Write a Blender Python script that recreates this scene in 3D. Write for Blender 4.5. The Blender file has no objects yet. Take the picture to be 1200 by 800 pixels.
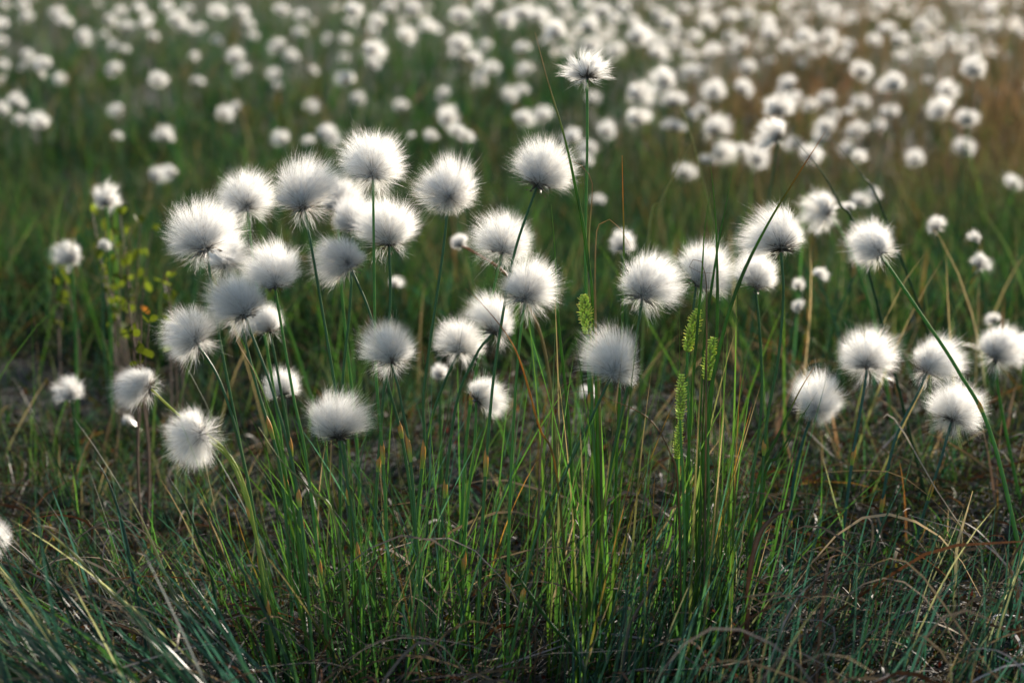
import bpy, math
import numpy as np
from mathutils import Vector, Matrix

R = math.radians
rng = np.random.default_rng(7)
SC = bpy.context.scene
COL = SC.collection

# ------------------------------------------------------------------ camera
F = 2400.0                      # focal length in pixels of the 1200 px wide photograph
HC = 0.46                       # camera height over the front hummock
PITCH = math.atan(480 / F)
CAM = np.array([0.0, 0.0, HC])
FWD = np.array([0, math.cos(PITCH), -math.sin(PITCH)])
UP = np.array([0, math.sin(PITCH), math.cos(PITCH)])
RIGHT = np.array([1.0, 0, 0])
FOCUS = 1.34

cd = bpy.data.cameras.new('camera')
cam = bpy.data.objects.new('camera', cd)
COL.objects.link(cam)
cam.location = CAM
cam.rotation_euler = (math.pi / 2 - PITCH, 0, 0)
cd.sensor_width = 36
cd.lens = F / 1200 * 36
cd.clip_start = 0.02
cd.clip_end = 2000
cd.dof.use_dof = True
cd.dof.focus_distance = FOCUS
cd.dof.aperture_fstop = 7.0
cd.dof.aperture_blades = 7
SC.camera = cam


def at(px, py, d):
    """world point that sits at depth d along the pixel's ray"""
    return CAM + d * (FWD + RIGHT * ((px - 600) / F) + UP * ((400 - py) / F))


# ------------------------------------------------------------------ terrain
def ss(a, b, x):
    t = np.clip((x - a) / (b - a), 0, 1)
    return t * t * (3 - 2 * t)


def terr(x, y):
    x = np.asarray(x, float); y = np.asarray(y, float)
    h = -0.085 * ss(1.45, 3.4, y) + 0.05 * ss(4.2, 9.5, y)
    fade = 1 - 0.9 * ss(10, 40, y)
    h = h - 0.015 * np.exp(-(((x + 0.42) / 0.25) ** 2 + ((y - 1.95) / 0.45) ** 2))
    h = h + fade * (0.020 * np.sin(3.1 * x + 1.3 * y + 0.4) * np.sin(2.3 * y - 1.1 * x + 1.0)
         + 0.010 * np.sin(9.0 * x - 4.0 * y) * np.sin(8.0 * y + 3.0 * x + 2.0)
         + 0.006 * np.sin(23 * x + 9 * y + 1) * np.sin(21 * y - 7 * x)
         + 0.003 * np.sin(61 * x + 20 * y) * np.sin(57 * y - 17 * x + 1))
    return h


def ground_at(px, py, extra=0.0, lo=0.5, hi=40.0):
    """first point on the pixel's ray that lies `extra` above the terrain"""
    d = np.geomspace(lo, hi, 1500)
    p = CAM[None] + d[:, None] * (FWD + RIGHT * ((px - 600) / F) + UP * ((400 - py) / F))[None]
    below = p[:, 2] < terr(p[:, 0], p[:, 1]) + extra
    i = int(np.argmax(below)) if below.any() else len(d) - 1
    return p[i], d[i]


def root_at(px, d):
    """ground point at depth about d in pixel column px"""
    x = (px - 600) / F * d
    z = 0.0
    for _ in range(4):
        # depth d: (y*cos p - (z-HC)*sin p) = d
        y = (d + (z - HC) * math.sin(PITCH)) / math.cos(PITCH)
        z = float(terr(x, y))
    return np.array([x, y, z])


# ------------------------------------------------------------------ materials
def new_mat(name):
    m = bpy.data.materials.new(name)
    m.use_nodes = True
    nt = m.node_tree
    nt.nodes.clear()
    return m, nt, nt.nodes.new('ShaderNodeOutputMaterial')


def leaf_mat(name, trans=0.4, rough=0.4, gloss=0.06, gain=1.0, tgain=1.3):
    """thin plant tissue; colour comes from the blade's own colour attribute, varied by noise"""
    m, nt, out = new_mat(name)
    N, L = nt.nodes, nt.links
    at_ = N.new('ShaderNodeAttribute'); at_.attribute_name = 'col'
    no = N.new('ShaderNodeTexNoise'); no.inputs['Scale'].default_value = 140
    tc = N.new('ShaderNodeTexCoord'); L.new(tc.outputs['Object'], no.inputs['Vector'])
    mr = N.new('ShaderNodeMapRange')
    mr.inputs['To Min'].default_value = 0.6 * gain; mr.inputs['To Max'].default_value = 1.3 * gain
    L.new(no.outputs['Fac'], mr.inputs['Value'])
    mx = N.new('ShaderNodeVectorMath'); mx.operation = 'SCALE'
    L.new(at_.outputs['Color'], mx.inputs[0]); L.new(mr.outputs['Result'], mx.inputs['Scale'])
    tg = N.new('ShaderNodeVectorMath'); tg.operation = 'MULTIPLY'
    L.new(mx.outputs['Vector'], tg.inputs[0]); tg.inputs[1].default_value = (tgain * 1.05, tgain, tgain * 0.8)
    df = N.new('ShaderNodeBsdfDiffuse'); L.new(mx.outputs['Vector'], df.inputs['Color'])
    tr = N.new('ShaderNodeBsdfTranslucent'); L.new(tg.outputs['Vector'], tr.inputs['Color'])
    gl = N.new('ShaderNodeBsdfGlossy'); gl.inputs['Roughness'].default_value = rough
    gl.inputs['Color'].default_value = (1, 1, 1, 1)
    a = N.new('ShaderNodeMixShader'); a.inputs[0].default_value = trans
    L.new(df.outputs[0], a.inputs[1]); L.new(tr.outputs[0], a.inputs[2])
    fr = N.new('ShaderNodeLayerWeight'); fr.inputs['Blend'].default_value = 0.25
    fm = N.new('ShaderNodeMapRange')
    fm.inputs['To Min'].default_value = gloss; fm.inputs['To Max'].default_value = gloss * 4
    L.new(fr.outputs['Fresnel'], fm.inputs['Value'])
    b = N.new('ShaderNodeMixShader'); L.new(fm.outputs['Result'], b.inputs[0])
    L.new(a.outputs[0], b.inputs[1]); L.new(gl.outputs[0], b.inputs[2])
    L.new(b.outputs[0], out.inputs['Surface'])
    return m


def fluff_mat():
    m, nt, out = new_mat('cotton_hair')
    N, L = nt.nodes, nt.links
    at_ = N.new('ShaderNodeAttribute'); at_.attribute_name = 'col'
    oi = N.new('ShaderNodeObjectInfo')
    hs = N.new('ShaderNodeMapRange'); hs.inputs['To Min'].default_value = 0.84; hs.inputs['To Max'].default_value = 1.0
    L.new(oi.outputs['Random'], hs.inputs['Value'])
    mx = N.new('ShaderNodeVectorMath'); mx.operation = 'SCALE'
    L.new(at_.outputs['Color'], mx.inputs[0]); L.new(hs.outputs['Result'], mx.inputs['Scale'])
    df = N.new('ShaderNodeBsdfDiffuse'); L.new(mx.outputs['Vector'], df.inputs['Color'])
    tr = N.new('ShaderNodeBsdfTranslucent'); L.new(mx.outputs['Vector'], tr.inputs['Color'])
    gl = N.new('ShaderNodeBsdfGlossy'); gl.inputs['Roughness'].default_value = 0.35
    a = N.new('ShaderNodeMixShader'); a.inputs[0].default_value = 0.74
    L.new(df.outputs[0], a.inputs[1]); L.new(tr.outputs[0], a.inputs[2])
    b = N.new('ShaderNodeMixShader'); b.inputs[0].default_value = 0.05
    L.new(a.outputs[0], b.inputs[1]); L.new(gl.outputs[0], b.inputs[2])
    L.new(b.outputs[0], out.inputs['Surface'])
    return m


def ground_mat():
    m, nt, out = new_mat('bog_ground')
    N, L = nt.nodes, nt.links
    geo = N.new('ShaderNodeNewGeometry')
    n1 = N.new('ShaderNodeTexNoise'); n1.inputs['Scale'].default_value = 2.2; n1.inputs['Detail'].default_value = 6
    n2 = N.new('ShaderNodeTexNoise'); n2.inputs['Scale'].default_value = 45; n2.inputs['Detail'].default_value = 8
    n3 = N.new('ShaderNodeTexNoise'); n3.inputs['Scale'].default_value = 220; n3.inputs['Detail'].default_value = 4
    for n in (n1, n2, n3):
        L.new(geo.outputs['Position'], n.inputs['Vector'])
    r1 = N.new('ShaderNodeValToRGB')
    e = r1.color_ramp.elements
    e[0].position = 0.35; e[0].color = (0.014, 0.011, 0.008, 1)
    e[1].position = 0.70; e[1].color = (0.030, 0.036, 0.009, 1)
    x = e.new(0.5); x.color = (0.022, 0.018, 0.009, 1)
    L.new(n1.outputs['Fac'], r1.inputs['Fac'])
    r2 = N.new('ShaderNodeValToRGB')
    e = r2.color_ramp.elements
    e[0].position = 0.3; e[0].color = (0.012, 0.010, 0.007, 1)
    e[1].position = 0.75; e[1].color = (0.07, 0.05, 0.03, 1)
    x = e.new(0.52); x.color = (0.018, 0.020, 0.008, 1)
    L.new(n2.outputs['Fac'], r2.inputs['Fac'])
    mx = N.new('ShaderNodeMix'); mx.data_type = 'RGBA'; mx.inputs[0].default_value = 0.5
    L.new(r1.outputs[0], mx.inputs[6]); L.new(r2.outputs[0], mx.inputs[7])
    bs = N.new('ShaderNodeBsdfPrincipled'); bs.inputs['Roughness'].default_value = 0.9
    L.new(mx.outputs[2], bs.inputs['Base Color'])
    ad = N.new('ShaderNodeMath'); L.new(n2.outputs['Fac'], ad.inputs[0]); L.new(n3.outputs['Fac'], ad.inputs[1])
    bp = N.new('ShaderNodeBump'); bp.inputs['Strength'].default_value = 1.0; bp.inputs['Distance'].default_value = 0.012
    L.new(ad.outputs[0], bp.inputs['Height']); L.new(bp.outputs[0], bs.inputs['Normal'])
    L.new(bs.outputs[0], out.inputs['Surface'])
    return m


M_FLUFF = fluff_mat()
M_GRASS = leaf_mat('grass_blade_green', 0.50, 0.40, 0.012, 0.54, 1.9)
M_FIELD = leaf_mat('field_grass', 0.42, 0.5, 0.0, 0.68, 1.4)
M_DRY = leaf_mat('dry_grass', 0.25, 0.5, 0.006, 0.26, 1.0)
M_GLINT = leaf_mat('shiny_dry_grass', 0.3, 0.30, 0.03, 0.65)
M_MOSS = leaf_mat('moss', 0.25, 0.6, 0.0, 0.38, 1.2)
M_STEM = leaf_mat('cotton_grass_stem', 0.30, 0.38, 0.020, 1.8)
M_BRACT = leaf_mat('dark_bract', 0.15, 0.5, 0.03)
M_LEAF = leaf_mat('shrub_leaf', 0.5, 0.5, 0.005, 0.8)
M_GROUND = ground_mat()

# ------------------------------------------------------------------ mesh helpers


def mesh(name, verts, faces, cols, mats, midx=None, smooth=True):
    """faces: list of integer arrays (n,3) or (n,4)"""
    me = bpy.data.meshes.new(name)
    verts = np.ascontiguousarray(verts, np.float32)
    me.vertices.add(len(verts)); me.vertices.foreach_set('co', verts.ravel())
    loops = np.concatenate([f.ravel() for f in faces]).astype(np.int32)
    tot = np.concatenate([np.full(len(f), f.shape[1], np.int32) for f in faces])
    start = np.concatenate([[0], np.cumsum(tot)[:-1]]).astype(np.int32)
    me.loops.add(len(loops)); me.loops.foreach_set('vertex_index', loops)
    me.polygons.add(len(tot)); me.polygons.foreach_set('loop_start', start)
    me.polygons.foreach_set('loop_total', tot)
    if midx is not None:
        me.polygons.foreach_set('material_index', np.ascontiguousarray(midx, np.int32))
    me.polygons.foreach_set('use_smooth', np.full(len(tot), smooth))
    if cols is not None:
        ca = me.color_attributes.new('col', 'FLOAT_COLOR', 'POINT')
        c4 = np.ones((len(verts), 4), np.float32); c4[:, :3] = cols
        ca.data.foreach_set('color', c4.ravel())
    for m in (mats if isinstance(mats, (list, tuple)) else [mats]):
        me.materials.append(m)
    me.update(calc_edges=True)
    return me


class Acc:
    """collects geometry for ONE mesh"""
    def __init__(s):
        s.v, s.f3, s.f4, s.c, s.n = [], [], [], [], 0
        s.m3, s.m4 = [], []

    def add(s, v, f, c, mi=0):
        v = np.asarray(v, float)
        for q in (f if isinstance(f, list) else [f]):
            q = np.asarray(q, int) + s.n
            if q.shape[1] == 3:
                s.f3.append(q); s.m3.append(np.full(len(q), mi))
            else:
                s.f4.append(q); s.m4.append(np.full(len(q), mi))
        c = np.asarray(c, float)
        if c.ndim == 1:
            c = np.tile(c, (len(v), 1))
        s.v.append(v); s.c.append(c); s.n += len(v)

    def build(s, name, mats):
        fs, ms = [], []
        if s.f4: fs.append(np.concatenate(s.f4)); ms.append(np.concatenate(s.m4))
        if s.f3: fs.append(np.concatenate(s.f3)); ms.append(np.concatenate(s.m3))
        return mesh(name, np.concatenate(s.v), fs, np.concatenate(s.c), mats, np.concatenate(ms))


def obj(name, me, parent=None, loc=None, mat4=None):
    o = bpy.data.objects.new(name, me)
    COL.objects.link(o)
    if parent is not None: o.parent = parent
    if loc is not None: o.location = loc
    if mat4 is not None: o.matrix_local = mat4
    return o


def tag(o, label=None, cat=None, group=None, kind=None):
    for k, v in (('label', label), ('category', cat), ('group', group), ('kind', kind)):
        if v: o[k] = v
    return o


def norm(v):
    return v / np.maximum(np.linalg.norm(v, axis=-1, keepdims=True), 1e-9)


def spline(pts, n):
    """Catmull-Rom through pts, n samples"""
    p = np.asarray(pts, float)
    if len(p) == 2:
        t = np.linspace(0, 1, n)[:, None]
        return p[0] * (1 - t) + p[1] * t
    q = np.vstack([2 * p[0] - p[1], p, 2 * p[-1] - p[-2]])
    d = np.concatenate([[0], np.cumsum(np.linalg.norm(np.diff(p, axis=0), axis=1))])
    out = []
    for s in np.linspace(0, d[-1], n):
        i = min(max(int(np.searchsorted(d, s) - 1), 0), len(p) - 2)
        t = (s - d[i]) / max(d[i + 1] - d[i], 1e-9)
        a, b, c, e = q[i], q[i + 1], q[i + 2], q[i + 3]
        out.append(0.5 * (2 * b + (c - a) * t + (2 * a - 5 * b + 4 * c - e) * t * t + (3 * b - a - 3 * c + e) * t ** 3))
    return np.array(out)


def tube(acc, path, rad, col, sides=6, mi=0, flat=1.0):
    """tapered tube along path; rad and col per sample"""
    n = len(path)
    rad = np.broadcast_to(np.asarray(rad, float), (n,))
    tan = norm(np.gradient(path, axis=0))
    ref = np.array([0.31, 0.9, 0.2]) if abs(tan[0, 1]) < 0.8 else np.array([1.0, 0.1, 0])
    u = norm(np.cross(tan, ref)); w = norm(np.cross(tan, u))
    a = np.arange(sides) / sides * 2 * math.pi
    v = path[:, None] + rad[:, None, None] * (np.cos(a)[None, :, None] * u[:, None] + flat * np.sin(a)[None, :, None] * w[:, None])
    v = v.reshape(-1, 3)
    i = np.arange(n - 1)[:, None] * sides; k = np.arange(sides)[None]
    k2 = (k + 1) % sides
    f = np.stack([i + k, i + k2, i + sides + k2, i + sides + k], -1).reshape(-1, 4)
    col = np.asarray(col, float)
    c = np.tile(col, (len(v), 1)) if col.ndim == 1 else np.repeat(col, sides, axis=0)
    acc.add(v, f, c, mi)


def ribbons(acc, P, W, C, rs, mi=0, tip=True, side=None):
    """P (n,k,3) centre lines, W (n,k) half widths, C (n,k,3) colours: flat tapering ribbons"""
    n, k = P.shape[:2]
    T = norm(np.gradient(P, axis=1))
    if side is None:
        a = rs.normal(size=(n, 1, 3))
    else:
        a = side[:, None, :]
    S = norm(np.cross(T, a))
    Lf = P - S * W[..., None]; Rt = P + S * W[..., None]
    if tip:
        body = np.stack([Lf[:, :-1], Rt[:, :-1]], 2).reshape(n, -1, 3)
        v = np.concatenate([body, P[:, -1:]], 1)
        vc = np.concatenate([np.repeat(C[:, :-1], 2, axis=1), C[:, -1:]], 1)
        m = 2 * (k - 1) + 1
        q = np.array([[2 * j, 2 * j + 1, 2 * j + 3, 2 * j + 2] for j in range(k - 2)]).reshape(-1, 4)
        t = np.array([[2 * (k - 2), 2 * (k - 2) + 1, 2 * (k - 1)]])
        off = (np.arange(n) * m)[:, None, None]
        fs = [(t[None] + off).reshape(-1, 3)]
        if len(q): fs.append((q[None] + off).reshape(-1, 4))
        acc.add(v.reshape(-1, 3), fs, vc.reshape(-1, 3), mi)
    else:
        v = np.stack([Lf, Rt], 2).reshape(n, -1, 3)
        q = np.array([[2 * j, 2 * j + 1, 2 * j + 3, 2 * j + 2] for j in range(k - 1)])
        off = (np.arange(n) * 2 * k)[:, None, None]
        acc.add(v.reshape(-1, 3), (q[None] + off).reshape(-1, 4), np.repeat(C, 2, axis=1).reshape(-1, 3), mi)


# ------------------------------------------------------------------ cotton heads
WHITE = np.array([0.965, 0.96, 0.945])


def fluff_geo(acc, rs, clumps, per, k, w, spread=125, ragged=0.0, mat4=None, mi=0, lop=0.0, flat=1.0, wind_on=True):
    """unit tuft: base at the origin, axis +Z, about 1 wide and 0.8 high; many fine hairs in clumps"""
    n = clumps * per
    ct = 1 - (1 - math.cos(R(spread))) * rs.random(clumps) ** 1.08
    th = np.arccos(np.clip(ct, -1, 1)); ph = rs.random(clumps) * 2 * math.pi
    dc = np.stack([np.sin(th) * np.cos(ph), np.sin(th) * np.sin(ph), np.cos(th)], 1)
    fringe = rs.random(clumps) < rs.choice([0.0, 0.02, 0.06])
    th = np.where(fringe, R(95) + R(55) * rs.random(clumps), th)
    dc = np.stack([np.sin(th) * np.cos(ph), np.sin(th) * np.sin(ph), np.cos(th)], 1)
    wind = np.array([rs.normal() * 0.13, rs.normal() * 0.13, -0.02]) if wind_on else np.zeros(3)
    squash = np.array([rs.uniform(0.88, 1.08), rs.uniform(0.88, 1.08), 1.0])
    hole = norm(rs.normal(size=3) + np.array([0, 0, 0.2]))
    shape = 0.80 - 0.25 * ss(0.3, 1.7, th) - 0.18 * ss(1.5, 2.1, th)
    if lop:
        shape = shape * (1 + lop * np.sin(th) * np.cos(ph - 0.7)) * (1 - 0.30 * ss(0.78, 1.0, dc @ hole))
    shape = np.where(fringe, 0.34 + 0.14 * rs.random(clumps), shape)
    Lc = shape * (0.90 + 0.13 * rs.random(clumps) + 0.06 * (rs.random(clumps) < 0.10) + ragged * rs.normal(size=clumps))
    dc_, Lc_ = np.repeat(dc, per, 0), np.repeat(Lc, per)
    th_ = np.repeat(th, per)
    dh = norm(dc_ + rs.normal(size=(n, 3)) * (0.17 if ragged < 0.1 else 0.10))
    Lh = Lc_ * (0.78 + 0.22 * rs.random(n) ** 0.55)
    o = dc_ * np.array([0.07, 0.07, 0.06]) * rs.random((n, 1)) + np.array([0, 0, 0.13]) * rs.random((n, 1))
    # most hairs leave their bundle some way out, so the tuft stays airy at the core
    s0 = np.where(rs.random(n) < 0.84, rs.random(n) ** 0.75 * 0.70, 0.0)
    o = o + dc_ * (s0 * Lh)[:, None]
    Lh = Lh * (1 - s0)
    end = norm(0.55 * dh + 0.45 * dc_)
    bend = np.repeat(rs.normal(size=(clumps, 3)) * 0.10, per, 0) + rs.normal(size=(n, 3)) * 0.10
    bend[:, 2] -= 0.17 * ss(0.9, 2.0, th_) + 0.02
    rad = dc_ * np.array([1, 1, 0.0])
    bend += 0.10 * rad + wind
    bend += np.repeat(fringe, per)[:, None] * (rs.normal(size=(n, 3)) * 0.22 + np.repeat(rs.normal(size=(clumps, 3)) * 0.2, per, 0))
    t = np.linspace(0, 1, k)
    P = (o[:, None] + (dh[:, None] * (1 - t[None, :, None]) + end[:, None] * t[None, :, None]) * (Lh[:, None] * t[None])[..., None]
         + bend[:, None] * (Lh[:, None] * t[None] ** 2.4)[..., None]
         + (rs.normal(size=(n, 1, 3)) * 0.022) * (t * np.sin(t * 7))[None, :, None])
    P = P * squash
    P[..., 2] *= flat
    Wd = w * (1 - 0.72 * t ** 1.5)[None] * (0.7 + 0.6 * rs.random((n, 1)))
    C = np.ones((n, k, 3)) * WHITE * (0.90 + 0.10 * rs.random((n, 1, 1))) * np.repeat(1 - 0.28 * rs.random(clumps) ** 2.5, per)[:, None, None]
    # hair roots tinted tan: shade around the seeds put into the colour
    tan = np.array([0.62, 0.55, 0.46])
    g = np.clip(1 - t / 0.16, 0, 1)[None, :, None]
    C = C * (1 - g) + tan * g
    if mat4 is not None:
        P = P @ mat4[:3, :3].T + mat4[:3, 3]
        Wd = Wd * np.linalg.norm(mat4[:3, 0])
    ribbons(acc, P, Wd, C, rs, mi)


def bract_geo(acc, rs, s=1.0, mat4=None, mi=0):
    """dark papery scales and seeds at the foot of a tuft"""
    n = 16
    ph = np.arange(n) / n * 2 * math.pi * 2.6 + rs.random(n)
    th = R(28) + R(75) * rs.random(n)
    d = np.stack([np.sin(th) * np.cos(ph), np.sin(th) * np.sin(ph), np.cos(th)], 1)
    L = (0.10 + 0.10 * rs.random(n)) * s
    t = np.linspace(0, 1, 5)
    P = d[:, None] * (L[:, None] * t[None])[..., None] + np.array([0, 0, -1.0]) * (L[:, None] * 0.35 * t[None] ** 2)[..., None]
    P[..., 2] += 0.01
    Wd = (np.array([0.016, 0.024, 0.022, 0.013, 0.002]) * s)[None] * (0.8 + 0.5 * rs.random((n, 1)))
    base = np.array([0.035, 0.032, 0.026])
    C = np.ones((n, 5, 3)) * base * (0.6 + 0.9 * rs.random((n, 1, 1)))
    a = Acc()
    ribbons(a, P, Wd, C, rs)
    # receptacle
    path = np.array([[0, 0, -0.03], [0, 0, 0.0], [0, 0, 0.04], [0, 0, 0.09], [0, 0, 0.15], [0, 0, 0.18]]) * s
    tube(a, path, np.array([0.022, 0.034, 0.05, 0.05, 0.032, 0.006]) * s, base * 0.8, 8)
    # seeds caught in the hairs
    m = 46
    ds = norm(rs.normal(size=(m, 3)) + np.array([0, 0, 0.9]))
    ls = (0.07 + 0.12 * rs.random(m)) * s
    c = ds * ls[:, None]
    t2 = np.linspace(-1, 1, 4)
    P2 = c[:, None] + ds[:, None] * (t2 * 0.024 * s)[None, :, None]
    W2 = np.tile(np.array([0.004, 0.012, 0.011, 0.003]) * s, (m, 1))
    ribbons(a, P2, W2, np.ones((m, 4, 3)) * np.array([0.05, 0.035, 0.02]), rs)
    # dark bristles fanning up from the seeds; their colour also carries the core's shade
    m = 150
    th = np.arccos(1 - 1.25 * rs.random(m)); ph = rs.random(m) * 6.283
    ds = np.stack([np.sin(th) * np.cos(ph), np.sin(th) * np.sin(ph), np.cos(th)], 1)
    ls = (0.16 + 0.20 * rs.random(m)) * s
    t3 = np.array([0.1, .4, .7, 1.0])
    P3 = ds[:, None] * (ls[:, None] * t3[None])[..., None]
    P3[..., 2] += 0.03
    W3 = np.array([0.006, 0.0055, 0.004, 0.001])[None] * s * (.6 + .8 * rs.random((m, 1)))
    C3 = np.array([.07, .055, .04])[None, None] * (1 - t3[None, :, None]) + np.array([.22, .19, .16]) * t3[None, :, None]
    ribbons(a, P3, W3, np.tile(C3, (m, 1, 1)), rs)
    v = np.concatenate(a.v); c = np.concatenate(a.c)
    if mat4 is not None:
        v = v @ mat4[:3, :3].T + mat4[:3, 3]
    fs = []
    if a.f4: fs.append(np.concatenate(a.f4))
    if a.f3: fs.append(np.concatenate(a.f3))
    acc.add(v, fs, c, mi)


NV = 10
FLUFF, BRACT = [], []
for i in range(NV):
    rs = np.random.default_rng(100 + i)
    a = Acc(); fluff_geo(a, rs, 640, 10, 6, 0.00115, spread=[84, 96, 78, 90, 82][i % 5], lop=[0.1, 0.18, 0.28, 0.12, 0.22][i % 5])
    FLUFF.append(a.build('fluff', M_FLUFF))
    a = Acc(); bract_geo(a, rs, 1.3)
    BRACT.append(a.build('bract_cup', M_BRACT))
rs = np.random.default_rng(300)
a = Acc(); fluff_geo(a, rs, 120, 24, 8, 0.0020, spread=84, ragged=0.17, flat=0.72); RAGGED = a.build('fluff', M_FLUFF)
BUD = None
SOFT = []
for i in range(6):
    rs = np.random.default_rng(200 + i)
    a = Acc(); fluff_geo(a, rs, 200, 8, 4, 0.0036, spread=[98, 88, 104][i % 3], lop=[0, 0.2, 0.1][i % 3])
    SOFT.append(a.build('fluff', M_FLUFF))


def basis(axis, roll):
    z = norm(np.asarray(axis, float))
    x = np.cross([0.2, 0.97, 0.1], z); x = norm(x)
    y = np.cross(z, x)
    c, s = math.cos(roll), math.sin(roll)
    return np.stack([c * x + s * y, -s * x + c * y, z], 1)


GREEN = np.array([0.036, 0.105, 0.016])
GREEN_D = np.array([0.015, 0.052, 0.018])
TEAL = np.array([0.014, 0.056, 0.042])
OLIVE = np.array([0.058, 0.078, 0.036])
OCHRE = np.array([0.34, 0.16, 0.03])
STRAW = np.array([0.27, 0.20, 0.12])
GREY = np.array([0.22, 0.18, 0.15])
RUST = np.array([0.15, 0.065, 0.03])

CG = 'cotton grass plants in the front clump'


def stem_mesh(path, r0=0.00115, r1=0.0008, c0=GREEN, c1=GREEN):
    a = Acc()
    t = np.linspace(0, 1, len(path))[:, None]
    tube(a, path, (r0 * (1 - t) + r1 * t)[:, 0], c0 * (1 - t) + c1 * t, 7)
    return a.build('stem', M_STEM)


def sheath_mesh(path, i, ln, rs):
    """swollen orange-tipped leaf sheath round the stem at sample i"""
    n = 9
    d = np.concatenate([[0], np.cumsum(np.linalg.norm(np.diff(path, axis=0), axis=1))])
    s = np.clip(d[i] + np.linspace(-ln / 2, ln / 2, n), 0, d[-1])
    p = np.stack([np.interp(s, d, path[:, k]) for k in range(3)], 1)
    side = norm(np.array([rs.normal(), rs.normal() * 0.4, 0.0])) * 0.0009
    pr = np.array([1.0, 1.25, 1.5, 1.65, 1.7, 1.55, 1.25, 0.8, 0.2]) * 0.00100
    p = p + side * np.linspace(0, 1, n)[:, None] ** 2
    t = np.linspace(0, 1, n)[:, None]
    gcol = np.array([0.16, 0.22, 0.03])
    c = gcol * (1 - ss(0.15, 0.6, t)) + OCHRE * ss(0.15, 0.6, t)
    c = c * (1 - ss(0.85, 1, t)) + RUST * 0.6 * ss(0.85, 1, t)
    a = Acc(); tube(a, p, pr, c, 7)
    return a.build('leaf_sheath', M_STEM)


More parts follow.
